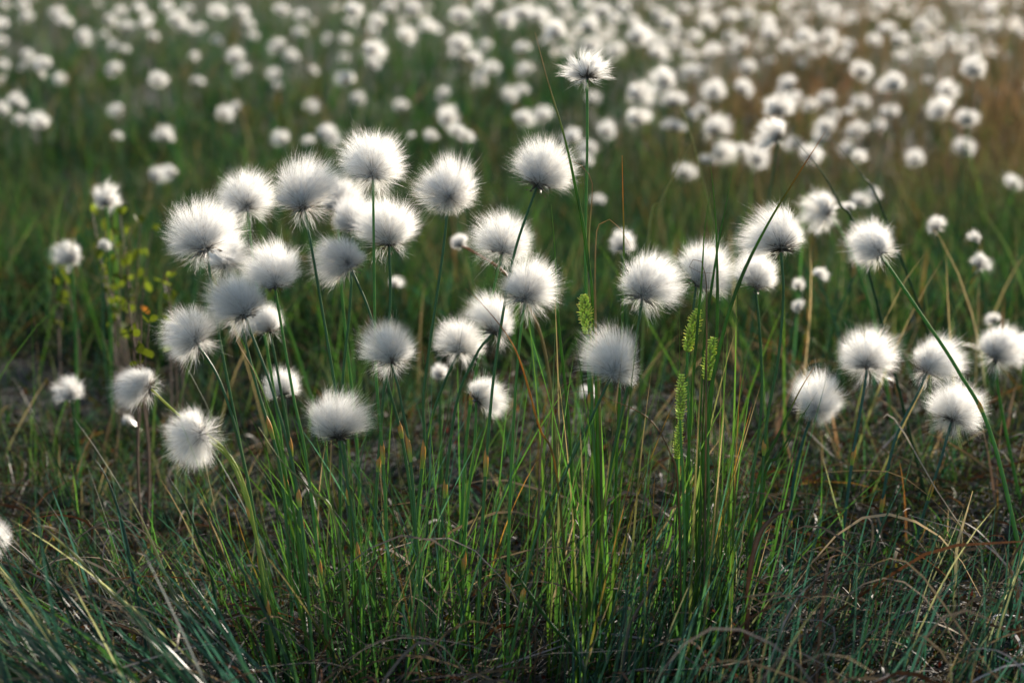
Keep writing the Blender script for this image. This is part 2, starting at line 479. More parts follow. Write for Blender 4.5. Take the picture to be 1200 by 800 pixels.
# base px, centre px, width px, depth, stem way points px (downwards), root column px, label, options
HEADS = [
 ((242, 293), (229, 258), 88, 1.30, [(258, 400), (280, 513), (300, 620)], 318, 'broad fluffy head leaning left at the upper left corner of the front clump', dict(s=[(0.30, .014)])),
 ((290, 246), (284, 217), 68, 1.44, [(300, 330), (330, 520)], 352, 'softly focused white head tucked behind left of the broadest upper left head', {}),
 ((357, 245), (352, 206), 86, 1.31, [(378, 366), (403, 523), (412, 640)], 420, 'large dome head on a long stem, hairs drooping at its right foot', dict(s=[(0.43, .012)])),
 ((437, 208), (440, 172), 80, 1.33, [(439, 366), (441, 446), (450, 560)], 462, 'high fan-shaped head on an upright stem at the top of the left group', dict(s=[(0.49, .018)])),
 ((322, 336), (322, 302), 76, 1.30, [(343, 460), (362, 560)], 392, 'ball-shaped cream head turned to the viewer in the middle of the left group', dict(n=1)),
 ((287, 371), (277, 336), 76, 1.27, [(323, 470), (352, 600)], 372, 'bluish white head with dark foot hanging below the cream ball head', dict(s=[(0.55, .012)])),
 ((411, 314), (390, 288), 70, 1.33, [(433, 366), (452, 440), (478, 555)], 505, 'white head tilted left whose stem slants away to the lower right', dict(s=[(.62, .012)])),
 ((456, 287), (455, 252), 78, 1.36, [(457, 360), (448, 480), (440, 600)], 436, 'wide pale head right beside the thin upright stem of the high fan-shaped head', {}),
 ((414, 268), (412, 238), 60, 1.45, [(410, 360), (400, 480)], 398, 'soft head half hidden behind the wide pale head and its left edge', dict(s=[(.5, .012)])),
 ((395, 245), (395, 217), 56, 1.50, [(402, 360), (418, 520)], 425, 'dim head peeping out behind the right side of the large dome head', {}),
 ((266, 312), (264, 282), 62, 1.40, [(300, 450), (330, 560)], 345, 'cream head half covered behind the broad left-leaning head', {}),
 ((231, 403), (206, 376), 68, 1.30, [(252, 435), (268, 475), (283, 530), (300, 620)], 322, 'tousled cream head leaning left on a curved yellow-green stem', {}),
 ((176, 455), (150, 441), 60, 1.29, [(207, 484), (245, 515), (285, 575)], 345, 'sideways head pointing left, the outermost of the left group', dict(c='y')),
 ((240, 507), (214, 514), 70, 1.26, [(262, 525), (283, 560), (300, 630)], 330, 'lowest head of the left group, nodding left on a bent yellow-green stem', dict(c='y')),
 ((397, 514), (392, 482), 80, 1.29, [(408, 570), (420, 660)], 430, 'low round head beneath the left group with curly hairs under it', {}),
 ((459, 424), (455, 394), 70, 1.31, [(470, 470), (483, 560)], 500, 'round head alone below the middle of the clump, crossed by a thin stem', dict(n=1, s=[(.74, .02)])),
 ((333, 462), (329, 441), 46, 1.47, [(340, 530), (352, 600)], 362, 'small dim white head seen between the stems left of the low round head', {}),
 ((316, 388), (312, 364), 50, 1.42, [(326, 440), (345, 560)], 360, 'warm white scrap of a head showing under the bluish white head', {}),
 ((525, 234), (528, 214), 76, 1.32, [(519, 296), (497, 456), (497, 520), (486, 640)], 480, 'head facing the viewer with a dark centre, left of the tallest middle head', dict(n=1, s=[(.52, .02)])),
 ((630, 217), (641, 186), 80, 1.33, [(606, 285), (594, 340), (580, 430), (573, 500), (566, 600)], 556, 'tall square-topped head leaning right, highest white ball in the middle', dict(s=[(.46, .02)])),
 ((615, 352), (626, 314), 78, 1.31, [(607, 420), (600, 530), (596, 640)], 594, 'domed head just below the highest middle ball, on a straight thin stem', {}),
 ((588, 296), (595, 265), 70, 1.43, [(570, 380), (548, 500)], 535, 'soft head behind, upper left of the middle domed head', {}),
 ((578, 390), (590, 358), 64, 1.41, [(556, 420), (530, 500)], 505, 'cream head half hidden below left of the middle domed head', {}),
 ((538, 412), (541, 389), 58, 1.42, [(520, 450), (502, 505), (490, 590)], 480, 'small cream head in the gap below the viewer-facing head', {}),
 ((558, 470), (575, 457), 52, 1.36, [(556, 520), (545, 620)], 540, 'small head turned right, lowest in the middle, crossed by a brown node', {}),
 ((753, 349), (764, 310), 80, 1.31, [(740, 430), (716, 545), (700, 650)], 690, 'full dome head right of centre with a dark foot and crossing dark stem', {}),
 ((716, 440), (728, 402), 82, 1.29, [(700, 475), (662, 555), (625, 640)], 585, 'bluish fan head below the right of centre dome head', {}),
 ((816, 334), (836, 308), 74, 1.40, [(806, 420), (796, 540)], 790, 'bluish head crossed by three upright grass blades', {}),
 ((915, 293), (908, 264), 80, 1.37, [(918, 345), (912, 420), (896, 520)], 884, 'large dome head on the right with a dark green straight stem', {}),
 ((885, 336), (891, 312), 58, 1.42, [(891, 400), (892, 480), (880, 580)], 876, 'smaller cream head just below the large right dome head', {}),
 ((1031, 297), (1008, 268), 64, 1.42, [(1075, 362), (1122, 433), (1165, 520)], 1215, 'crimped head leaning left on a thick slanting stem at right', dict(w=1.25, d1=1.40)),
 ((1016, 431), (1016, 405), 68, 1.47, [(1012, 460), (998, 545), (986, 640)], 980, 'small upright head, left of the two heads at the slanting stem foot', dict(c='t')),
 ((1087, 436), (1097, 413), 66, 1.47, [(1076, 460), (1046, 525), (1028, 630)], 1022, 'head crossed by the thick slanting stem on the right', dict(c='t')),
 ((1115, 493), (1128, 465), 70, 1.45, [(1102, 540), (1080, 610)], 1062, 'dense round head overlapping the foot of the slanting stem', dict(c='t')),
 ((953, 482), (961, 464), 66, 1.45, [(940, 520), (928, 580)], 924, 'low head of the right group with a grass tip poking into it', dict(c='t')),
 ((1166, 420), (1176, 398), 62, 1.58, [(1172, 470), (1190, 560)], 1200, 'soft white head by the right edge of the photo', {}),
 ((1199, 422), (1200, 396), 50, 1.62, [(1202, 470), (1208, 560)], 1214, 'half head cut by the right edge beside another soft head', {}),
 ((688, 92), (686, 70), 62, 1.33, [(688, 180), (686, 296), (690, 450), (700, 600)], 706, 'ragged windswept small head on the tallest stem, far above the others', dict(r=1)),
 ((972, 250), (950, 243), 54, 1.85, [(1000, 300), (1030, 400)], 1050, 'wedge-shaped blurred head behind the large right dome head', {}),
 ((730, 292), (729, 274), 36, 1.95, [(733, 360), (738, 430)], 740, 'small blurred head behind left of the right of centre dome head', {}),
 ((540, 288), (535, 280), 22, 1.52, [(560, 298), (600, 330), (640, 420)], 660, 'tiny unopened tuft on a brown stalk beside the viewer-facing head', dict(c='b')),
 ((-8, 640), (-12, 612), 50, 1.30, [(-8, 690)], -12, 'pale head cut by the left edge above the grass fan', {}),
 ((84, 466), (81, 448), 40, 1.75, [(90, 520)], 96, 'blurred head low on the left over brown ground', {}),
 ((84, 306), (81, 292), 38, 1.95, [(88, 370)], 92, 'blurred flat head at far left below the leafy shrub', {}),
 ((125, 240), (123, 221), 40, 2.0, [(128, 300)], 132, 'blurred egg-shaped head above the leafy shrub at left', {}),
 ((516, 441), (515, 430), 24, 1.72, [(516, 500)], 518, 'small bluish blur between stems below the small cream head', {}),
 ((690, 466), (690, 455), 24, 1.95, [(694, 500)], 696, 'tiny blurred head low behind the bluish fan head', {}),
]


def plant(base, cen, w, d, way, rootx, label, o, idx):
    rs = np.random.default_rng(1000 + idx)
    dr = o.get('d1', d + rs.uniform(-0.02, 0.02) if d < 1.5 else d + 0.02)
    root = root_at(rootx, dr)
    # project root to know its pixel row
    px = [base] + list(way)
    pyr = 400 - F * (np.dot(root - CAM, UP) / np.dot(root - CAM, FWD))
    px = [p for p in px if p[1] < pyr - 12]
    seg = np.cumsum([0] + [math.dist(a, b) for a, b in zip(px, px[1:] + [(rootx, pyr)])])
    pts = [at(p[0], p[1], d + (dr - d) * seg[i] / seg[-1]) for i, p in enumerate(px)] + [root]
    e = bpy.data.objects.new('cotton_grass_plant', None); COL.objects.link(e)
    e.empty_display_size = 0.02
    e.location = root
    tag(e, label, 'cotton grass', CG, 'thing')
    path = spline(pts[::-1], 40) - root
    path = np.vstack([path[0] - [0, 0, 0.012], path])
    c = o.get('c')
    c0, c1 = {'y': (GREEN, np.array([0.22, 0.24, 0.04])), 't': (TEAL, TEAL), 'b': (GREEN, RUST), None: (GREEN, GREEN_D)}[c]
    if c is None and rs.random() < 0.35: c0, c1 = GREEN * 1.2, GREEN * 1.1
    k = o.get('w', 1.0) * d / 1.33
    st = obj('stem', stem_mesh(path, 0.00120 * k, 0.00085 * k, c0, c1), e)
    for (t, ln) in o.get('s', [(rs.uniform(.3, .62), rs.uniform(.011, .018))] if d < 1.5 else []):
        obj('leaf_sheath', sheath_mesh(path, int(40 * t), ln, rs), st)
    v = np.array([(cen[0] - base[0]), -(cen[1] - base[1])]) / (0.41 * w)
    r = np.linalg.norm(v)
    if r > 0.97: v = v / r * 0.97; r = 0.97
    toward = 0.6 * math.sqrt(1 - r * r) * (1.6 if o.get('n') or rs.random() < 0.7 else -0.6)
    ax = RIGHT * v[0] + UP * v[1] - FWD * toward
    wm = w / F * d * 0.85
    B = basis(ax, rs.uniform(0, 6.28)) * wm
    if o.get('r'): B = B * 0.95
    m4 = Matrix([list(B[i]) + [float(path[-1][i])] for i in range(3)] + [[0, 0, 0, 1]])
    me = RAGGED if o.get('r') else (FLUFF[idx % NV] if d < 1.6 else SOFT[idx % len(SOFT)])
    f = obj('seed_head', me, e, mat4=m4)
    obj('bract_cup', BRACT[idx % NV], f)
    return e


for i, h in enumerate(HEADS):
    plant(*h, i)

# ------------------------------------------------------------------ cotton grass further off
BG = [
 (31,18,20),(27,4,18),(68,14,20),(78,24,22),(4,28,20),(3,46,20),(3,4,14),(30,62,18),(28,75,14),(54,72,26),(46,82,14),(70,92,18),(4,75,18),(20,117,26),(22,138,16),(2,126,20),(48,140,27),(126,20,20),(135,78,22),(148,30,18),(122,40,16),(160,8,20),(140,12,16),(133,52,16),(147,56,14),(97,40,18),(95,46,16),(170,28,18),(181,42,14),(175,20,14),(185,90,25),(139,127,21),(137,158,14),(193,157,27),(208,21,22),(212,30,18),(224,34,14),(236,31,15),(222,9,16),(196,8,18),(256,12,24),(282,12,22),(290,26,16),(254,46,17),(225,64,15),(231,93,18),(277,64,24),(286,80,20),(298,42,14),(262,131,24),(276,125,16),(183,202,26),(203,199,22),
 (330,10,22),(355,15,19),(352,36,18),(386,43,15),(404,44,16),(328,50,22),(338,62,20),(344,67,16),(325,85,17),(324,100,14),(364,80,14),(413,8,28),(412,25,16),(443,24,24),(437,35,16),(458,6,20),(486,9,26),(540,15,28),(507,30,18),(568,5,24),(590,20,28),(475,40,24),(500,30,22),(435,54,32),(437,72,20),(405,66,14),(406,90,26),(417,112,22),(362,124,20),(331,160,26),(363,163,16),(378,152,30),(388,158,20),(538,50,28),(534,62,18),(554,66,26),(563,90,22),(578,78,22),(571,50,20),(520,106,23),(596,110,22),(469,122,20),(525,135,30),(534,150,22),(545,155,20),(505,158,18),(482,158,10),
 (612,12,30),(628,15,26),(652,33,34),(613,53,21),(616,80,22),(612,103,22),(612,135,28),(637,132,26),(705,10,26),(690,28,28),(722,57,24),(660,5,18),(690,50,26),(745,40,34),(760,45,24),(783,25,26),(768,60,26),(800,8,20),(813,40,20),(829,25,22),(808,62,20),(792,52,16),(808,82,24),(854,18,22),(856,40,18),(834,58,24),(870,50,24),(825,5,16),(838,105,32),(877,78,24),(825,80,18),(870,100,28),(746,105,38),(780,90,34),(790,115,34),(710,150,28),(695,115,20),(745,135,32),(790,145,30),(838,147,38),(845,175,32),(823,128,20),(810,133,16),(885,180,36),(868,172,20),(828,185,18),(802,200,28),(670,158,30),(690,170,28),(685,185,20),
 (943,38,26),(925,55,22),(936,70,18),(972,40,20),(902,38,24),(903,70,14),(988,66,15),(1008,80,30),(1048,93,38),(1060,66,20),(1141,76,38),(1085,92,14),(1108,102,30),(1103,126,34),(1133,135,34),(1009,118,24),(1043,128,26),(970,115,24),(975,132,20),(951,122,20),(994,130,16),(970,146,30),(1003,150,28),(1030,146,18),(962,160,24),(995,173,24),(1005,182,20),(949,178,32),(912,150,52),(912,122,42),(925,95,30),(930,112,22),(932,165,24),(1073,184,26),(1129,170,30),(1137,45,18),(1080,28,24),
 (1002,188,14),(1008,233,26),(1023,224,22),(996,240,18),(1147,305,28),(1143,277,18),(1187,213,26),(912,206,12),(976,287,16),(936,357,18),(1055,305,14),(680,240,16),(120,285,18),(148,288,16),(150,490,20),(740,553,14),
 (1120,300,14),(1010,340,16),(650,312,14),(702,310,14),(470,425,16),(1165,372,20),(935,332,18),(1052,250,12),(1012,300,22),(1098,262,26),(462,330,20),(700,232,20),(958,318,22),
]
rs = np.random.default_rng(55)
BG = [q for q in BG if not (q[1] > 185 and q[2] < 17)]
# more heads of the packed drifts along the top
extra = []
while len(extra) < 28:
    x, y = rs.uniform(620, 1195), rs.uniform(2, 62)
    if all(math.dist((x, y), q[:2]) > 14 for q in BG + extra):
        extra.append((x, y, rs.uniform(15, 21)))
BG = BG + extra

COLN = [(110, 'left edge'), (210, 'left side'), (300, 'sky side of the broad left-leaning head'), (400, 'large dome head'), (480, 'high fan-shaped head'),
        (580, 'viewer-facing head'), (660, 'square-topped head'), (740, 'ragged tallest head'), (860, 'three upright blades'),
        (960, 'large right dome head'), (1060, 'crimped leaning head'), (1140, 'slanting stem on the right'), (1300, 'right edge')]
ORD = ['leftmost', 'second from left', 'third from left', 'fourth from left', 'fifth from left', 'sixth from left', 'seventh from left', 'eighth from left', 'ninth from left', 'tenth from left']


def where(x, y):
    c = next(i for i, (lim, _) in enumerate(COLN) if x < lim)
    b = 0 if y < 42 else 1 if y < 85 else 2 if y < 130 else 3 if y < 200 else 4
    return c, b


cells = {}
for q in BG:
    cells.setdefault(where(q[0], q[1]), []).append(q)
BANDS = ['in the top row', 'in the second band', 'in the middle distance', 'in the nearer field', 'lower down']
COLW = ['at the left edge', 'left, over the leafy shrub', 'over the broad left-leaning head', 'over the large dome head', 'over the high fan-shaped head',
        'over the viewer-facing head', 'over the square-topped head', 'by the ragged tallest head', 'over the upright blades',
        'over the large right dome head', 'over the crimped leaning head', 'over the thick slanting stem', 'at the right edge']


def bg_label(q):
    c, b = where(q[0], q[1])
    cell = sorted(cells[(c, b)])
    if b == 0 and len(cell) > 4:
        return 'tiny hazy tuft %s of the packed drift %s' % ('', COLW[c]), True
    if len(cell) > 7:
        cell = cell
    k = cell.index(q)
    if len(cell) == 1: o = 'only'
    elif k == len(cell) - 1: o = 'rightmost'
    else: o = ORD[min(k, 9)]
    size = 'big' if q[2] > 33 else 'small' if q[2] < 18 else 'mid-sized'
    return '%s blurred tuft, %s %s %s' % (size, o, BANDS[b], COLW[c]), False


def soft_geo(acc, rs, root, top, axis, w, soft, k=4, clumps=None):
    path = spline([root - [0, 0, 0.02], root + (top - root) * 0.5 + np.append(rs.normal(size=2) * 0.012, 0), top], 7)
    tube(acc, path, np.linspace(0.0014, 0.0010, 7), GREEN_D * rs.uniform(0.8, 1.4), 4, 1)
    m4 = np.eye(4); m4[:3, :3] = basis(axis, rs.uniform(0, 6.28)) * w; m4[:3, 3] = top
    if clumps is None:
        fluff_geo(acc, rs, 170, 8, 4, 0.0038, spread=rs.uniform(84, 108), mat4=m4, lop=rs.uniform(0.05, 0.5), flat=rs.uniform(0.68, 1.05))
        bract_geo(acc, rs, 1.25, mat4=m4, mi=2)
    else:
        fluff_geo(acc, rs, clumps, 6, 3, 0.011, spread=rs.uniform(105, 125), mat4=m4, flat=rs.uniform(0.75, 1.0))


labels_used = {}
for i, q in enumerate(BG):
    x, y, s = q
    rs = np.random.default_rng(3000 + i)
    st = s * 0.82
    # plant height so that the tuft's real width stays plausible
    best = None
    for H in np.linspace(0.12, 0.44, 30):
        p, d = ground_at(x, y + s * 0.25, H, 2.5 if y < 150 else 2.0)
        w = st / F * d
        cost = abs(w - 0.038) * 30 + abs(H - 0.27) * 2
        if best is None or cost < best[0]: best = (cost, p, d, w, H)
    _, p, d, w, H = best
    root = np.array([p[0] + rs.normal() * 0.03, p[1] + rs.normal() * 0.03, 0])
    root[2] = terr(root[0], root[1])
    ax = norm(np.array([rs.normal() * 0.45, rs.normal() * 0.35, 1.0]))
    a = Acc()
    soft_geo(a, rs, np.zeros(3), p - root, ax, w, None)
    o = obj('cotton_grass_plant', a.build('cotton_grass_plant', [M_FLUFF, M_STEM, M_BRACT]), loc=root)
    lb, shared = bg_label(q)
    lb = ' '.join(lb.split())
    tag(o, lb, 'cotton grass', ('packed cotton drift ' + COLW[where(x, y)[0]]) if shared else 'blurred cotton grass across the bog', 'thing')

# the rest of the drift, past what one can count
rs = np.random.default_rng(77)
a = Acc()
n = 0
while n < 1100:
    y = rs.uniform(3.2, 17); x = rs.uniform(-0.42, 0.42) * y
    z = float(terr(x, y)); H = rs.uniform(0.2, 0.33)
    q = np.array([x, y, z + H]) - CAM
    dd = q @ FWD; py = 400 - F * (q @ UP) / dd; pxx = 600 + F * (q @ RIGHT) / dd
    if py > (66 if pxx > 640 else 30) and 0 < pxx < 1200: continue
    dens = 0.12 + 0.88 * ss(350, 700, pxx)
    if rs.random() > dens: continue
    soft_geo(a, rs, np.array([x, y, z]), np.array([x, y, z + H]), norm(np.array([rs.normal() * .3, rs.normal() * .3, 1])), rs.uniform(0.022, 0.042), None, clumps=16)
    n += 1
o = obj('cotton_grass_drift', a.build('cotton_grass_drift', [M_FLUFF, M_STEM]))
tag(o, 'packed white drift of distant cotton grass along the top edge', 'cotton grass', kind='stuff')


# ------------------------------------------------------------------ prominent single blades
def blade(pts, d, w, c0, c1, label, d1=None, root=None, tipc=None, group='single blades and dead leaves'):
    """pts px from tip down to the foot; root column px for blades rooted in the ground"""
    d1 = d if d1 is None else d1
    n = len(pts)
    P = [at(p[0], p[1], d + (d1 - d) * i / max(n - 1, 1)) for i, p in enumerate(pts)]
    if root is not None: P.append(root_at(root, d1))
    path = spline(P[::-1], 44)
    org = path[0].copy()
    t = np.linspace(0, 1, 44)[:, None]
    c = np.asarray(c0) * (1 - t) + np.asarray(c1) * t
    if tipc is not None:
        g = ss(0.78, 0.98, t); c = c * (1 - g) + np.asarray(tipc) * g
    if c0[1] > c0[0]: c = c * 1.7
    a = Acc()
    tube(a, path - org, 0.85 * w * np.minimum(1, (1 - t[:, 0]) * 3.0 + 0.12), c, 5, 0, 0.45)
    o = obj('grass_blade', a.build('grass_blade', M_GRASS), loc=org)
    tag(o, label, 'grass blade', group, 'thing')


G2 = np.array([0.065, 0.145, 0.018])
BLUEG = np.array([0.022, 0.066, 0.054])  # green with the sky's blue reflection put into the colour
PALE = np.array([0.26, 0.27, 0.15])
blade([(627, 38), (642, 95), (660, 155), (673, 212), (688, 296), (698, 420)], 1.32, .0015, G2, G2, 'long blade slanting up past the square-topped head to the ragged head', root=706, tipc=STRAW * .7)
blade([(967, 155), (935, 205), (897, 268), (865, 335), (843, 410), (826, 520)], 1.31, .0015, GREEN, G2, 'long bent blade crossing in front of the large right dome head', root=812, tipc=OCHRE * .6)
blade([(832, 188), (837, 235), (840, 290), (840, 393), (828, 540)], 1.32, .0014, GREEN, G2, 'upright bright blade, tallest of those crossing the bluish head', root=822)
blade([(858, 201), (850, 245), (842, 285), (826, 400), (818, 540)], 1.36, .0013, GREEN, GREEN, 'thin blade with its tip just right of the tallest upright blade', root=815)
blade([(833, 225), (826, 268), (822, 330), (812, 450), (806, 560)], 1.33, .0012, GREEN, G2, 'upright blade left of the tallest one before the bluish head', root=800)
blade([(729, 182), (730, 230), (731, 296), (728, 420), (722, 560)], 1.33, .0011, GREEN, G2, 'single blade with a long orange tip behind the dome head', root=718, tipc=OCHRE)
blade([(646, 240), (650, 290), (655, 380), (668, 520)], 1.36, .0012, GREEN, G2, 'short-tipped green blade right of the square-topped head', root=676)
blade([(668, 188), (680, 193), (692, 208), (694, 228), (690, 300), (694, 450)], 1.32, .0010, GREEN, PALE, 'blade with a curled-over tip beside the ragged head stem', root=700, tipc=RUST)
blade([(739, 290), (728, 270), (714, 257), (702, 263), (698, 290), (698, 380), (704, 520)], 1.31, .0010, GREEN, STRAW * .8, 'dry hooked blade arching over left of the dome head', root=708, tipc=STRAW)
blade([(846, 318), (824, 320), (806, 311), (812, 304), (826, 318), (828, 420)], 1.30, .0007, STRAW * .8, STRAW, 'curly dry thread looped in front of the bluish head', root=824)
blade([(545, 338), (565, 356), (596, 395), (612, 430), (632, 500), (653, 560)], 1.28, .0009, GREEN, OCHRE, 'orange-ended bent blade crossing below the middle domed head', root=676, tipc=RUST)
blade([(677, 445), (660, 451), (650, 470), (640, 510), (633, 545)], 1.31, .0008, STRAW, GREY, 'kinked dead blade left of the bluish fan head', root=626)
blade([(650, 475), (678, 458), (715, 468), (760, 490), (785, 530), (795, 580)], 1.29, .0006, RUST * 1.4, STRAW * .8, 'dead brown blade arching over below the bluish fan head', root=800)
blade([(957, 597), (938, 596), (915, 600), (895, 618), (884, 645), (877, 690)], 1.29, .0020, RUST * 1.3, GREY, 'curled dead leaf with a cut end, lower right', root=874)
blade([(954, 430), (936, 460), (912, 510), (892, 550), (882, 610)], 1.38, .0013, GREEN, G2, 'blade whose tip pokes into the low right head', root=876, tipc=OCHRE * .5)
blade([(949, 474), (930, 503), (912, 535), (896, 562)], 1.38, .0012, GREEN, G2, 'shorter blade parallel under the one poking the low right head', root=884)
blade([(104, 528), (125, 560), (143, 612), (157, 680), (170, 750)], 1.25, .0013, BLUEG, BLUEG, 'tall lone bluish blade curving over the brown ground at left', root=176)
blade([(13, 582), (50, 617), (90, 652), (130, 695), (172, 736)], 1.22, .0013, BLUEG, PALE, 'long straight blade slanting up to the left edge', root=200, tipc=RUST)
blade([(30, 565), (38, 605), (50, 644), (72, 700), (97, 754)], 1.21, .0012, GREEN_D, GREEN_D, 'dark blade standing beside the long slanting one near the left edge', root=112)
blade([(150, 577), (168, 612), (187, 657), (202, 695), (217, 730)], 1.23, .0013, BLUEG, PALE, 'pale-tipped blade right of the lone bluish blade', root=230)
blade([(0, 630), (67, 686), (110, 737), (150, 800)], 1.17, .0014, BLUEG, BLUEG, 'uppermost blade of the fan in the lower left corner', root=175)
blade([(277, 399), (300, 440), (318, 490), (335, 560), (350, 640)], 1.30, .0012, GREEN, G2, 'green leaf tip rising left of the small dim head', root=362, tipc=STRAW)
blade([(303, 500), (330, 540), (365, 575), (395, 620)], 1.26, .0012, GREEN, PALE, 'pale-edged blade slanting under the small dim head', root=420)
blade([(190, 548), (215, 588), (236, 640), (252, 700)], 1.24, .0013, GREEN_D, GREEN_D, 'dark blade starting at the foot of the lowest left head', root=262)
blade([(797, 613), (775, 660), (757, 698), (735, 745)], 1.25, .0011, GREY, GREY * 1.2, 'straight pale straw leaning right over the bottom grass', root=722)
blade([(581, 648), (610, 680), (645, 730), (680, 775)], 1.22, .0014, GREEN_D, GREEN, 'dark green blade lying slantwise over the bottom middle', root=700)
blade([(1140, 575), (1130, 610), (1122, 640), (1120, 670)], 1.33, .0013, BLUEG, np.array([.5, .45, .35]), 'blade with a pale cut tip at the lower right', root=1116)
blade([(1200, 655), (1185, 700), (1187, 760)], 1.25, .0014, GREEN_D, GREEN_D, 'dark thick blade at the right edge near the bottom', root=1184)
blade([(1178, 640), (1180, 655), (1186, 672), (1192, 690)], 1.30, .0016, OCHRE * .7, GREY * 1.2, 'folded orange dead leaf at the right edge', root=1195)
blade([(763, 108), (785, 128), (812, 165)], 1.75, .0011, GREEN, PALE * .7, 'blurred stalk slanting down behind the ragged head, orange at its top', root=905)
blade([(930, 162), (962, 200), (985, 240), (1010, 290)], 1.62, .0015, GREEN_D, GREEN_D, 'blurred dark blade slanting behind the crimped leaning head', root=1090)
blade([(972, 160), (990, 180), (1010, 205), (1040, 260)], 1.72, .0014, GREEN_D, GREEN_D, 'second blurred dark blade slanting from the long bent blade tip', root=1150)
blade([(812, 165), (795, 195), (775, 235), (760, 275)], 1.75, .0016, GREEN, PALE * .7, 'blurred pale blade leaning right behind the dome head', root=745)


# ------------------------------------------------------------------ green spikes
def spike(tip, foot, d, wpx, rootx, label):
    """knobbly yellow-green catkin on a thin stalk"""
    a = Acc(); rs = np.random.default_rng(int(tip[0]))
    A, B = at(*tip, d), at(*foot, d)
    root = root_at(rootx, d)
    r = wpx * 0.72 / F * d / 2
    n = 60
    e = bpy.data.objects.new('green_spike', None); COL.objects.link(e); e.location = root; e.empty_display_size = .02
    tag(e, label, 'plant spike', 'knobbly green spikes among the blades')
    path = spline([root, root + (B - root) * 0.5 + [0.004, 0, 0], B], 16) - root
    s = Acc(); tube(s, path, np.linspace(.0011, .0008, 16), GREEN * 1.1, 6)
    obj('stem', s.build('stem', M_STEM), e)
    ax = norm(A - B); L = np.linalg.norm(A - B)
    bs = basis(ax, 0.3)
    sp = np.linspace(0, 1, 14)
    core = B + np.outer(sp * L, ax) - root
    pr = r * 0.62 * np.sin(np.pi * np.clip(sp * 0.86 + 0.1, 0, 1)) ** 0.5
    tube(a, core, pr, np.array([.12, .15, .02]), 8)
    # whorls of little pointed scales
    rows = 16
    for k in range(rows):
        u = (k + .5) / rows
        rr = r * np.sin(np.pi * (u * 0.86 + 0.1)) ** 0.5
        m = 7
        for j in range(m):
            ph = 2 * math.pi * (j + 0.5 * (k % 2)) / m + rs.normal() * .25
            o = math.cos(ph) * bs[:, 0] + math.sin(ph) * bs[:, 1]
            c = B + ax * (u * L) + o * rr * 0.5 - root
            dv = norm(o + ax * 0.55)
            p = np.array([c, c + dv * rr * .3, c + dv * rr * .6, c + (dv + o * .2 + rs.normal(size=3) * .2) * rr * .9])
            cc = np.array([.30, .38, .06]) * rs.uniform(.8, 1.25)
            tube(a, p, np.array([.26, .30, .2, .03]) * r * 0.8, np.stack([cc * .8, cc, cc * 1.25, np.array([.55, .45, .12])]), 5)
    obj('catkin', a.build('catkin', M_STEM), e)


spike((684, 345), (689, 392), 1.32, 19, 694, 'knobbly green spike between the middle domed head and the bluish fan head')
spike((818, 362), (805, 412), 1.35, 18, 795, 'knobbly green spike just beneath the bluish head crossed by blades')
spike((836, 395), (828, 446), 1.32, 17, 817, 'rightmost knobbly green spike, standing against an upright blade')
spike((799, 438), (797, 492), 1.29, 15, 793, 'lowest long knobbly green spike among upright blades')
spike((797, 492), (793, 538), 1.34, 13, 789, 'slimmer spike half hidden under the lowest long knobbly spike')


# ------------------------------------------------------------------ leafy shrubs at the left
def shrub(pts, d, rootx, label, hue=1.0, sz=0.0062):
    rs = np.random.default_rng(int(pts[0][0]) + 9)
    root = root_at(rootx, d)
    e = bpy.data.objects.new('leafy_shrub', None); COL.objects.link(e); e.location = root; e.empty_display_size = .02
    tag(e, label, 'shrub', 'small leafy shrubs on the left')
    sa, la = Acc(), Acc()
    P = [at(p[0], p[1], d + rs.normal() * .03) for p in pts]
    for p in P:
        path = spline([root - [0, 0, .01], root + (p - root) * .45 + rs.normal(size=3) * .008, p], 10) - root
        tube(sa, path, np.linspace(.0012, .0006, 10), np.array([.09, .05, .03]), 5)
        for j in range(7):
            c = path[9 - j % 4] + rs.normal(size=3) * .0008
            dv = norm(rs.normal(size=3) + [0, -.2, .3]); L = sz * rs.uniform(.7, 1.4)
            t = np.linspace(0, 1, 6)
            cen = c + np.outer(t * L * 1.7, dv) + np.outer(t ** 2 * L * -.4, [0, 0, 1])
            col = np.array([.12, .165, .014]) * rs.uniform(.5, 1.2) * hue
            if rs.random() < .015: col = np.array([.25, .10, .02])
            ribbons(la, cen[None], (L * .5 * np.sin(np.pi * np.clip(t * .96 + .02, 0, 1)) ** .7)[None], np.tile(col, (1, 6, 1)), rs)
    obj('twig', sa.build('twig', M_BRACT), e)
    obj('foliage', la.build('foliage', M_LEAF), e)


shrub([(140, 250), (152, 262), (164, 262), (178, 268), (130, 268), (122, 258), (108, 248)], 2.05, 155, 'yellow-green leafy shrub right of the blurred egg-shaped head')
shrub([(122, 315), (132, 326), (140, 336), (118, 305)], 2.0, 140, 'leafy shrub with an orange leaf below the yellow-green one')
shrub([(196, 325), (200, 338), (192, 332)], 1.9, 205, 'small leafy sprig just left of the bluish white head')
shrub([(62, 308), (78, 312), (70, 300)], 2.1, 75, 'dim leafy shrub near the left edge by the blurred flat head', .7)
shrub([(150, 355), (166, 368), (175, 378), (160, 378)], 1.65, 170, 'dull leafy shrub left of the tousled cream head', .6)


# ------------------------------------------------------------------ ground
def axis_pts(lo, hi, mid0, mid1, step, far):
    m = np.arange(mid0, mid1 + step / 2, step)
    a = mid0 - np.geomspace(step, mid0 - lo, far)[::-1]
    b = mid1 + np.geomspace(step, hi - mid1, far)
    return np.concatenate([a, m, b])


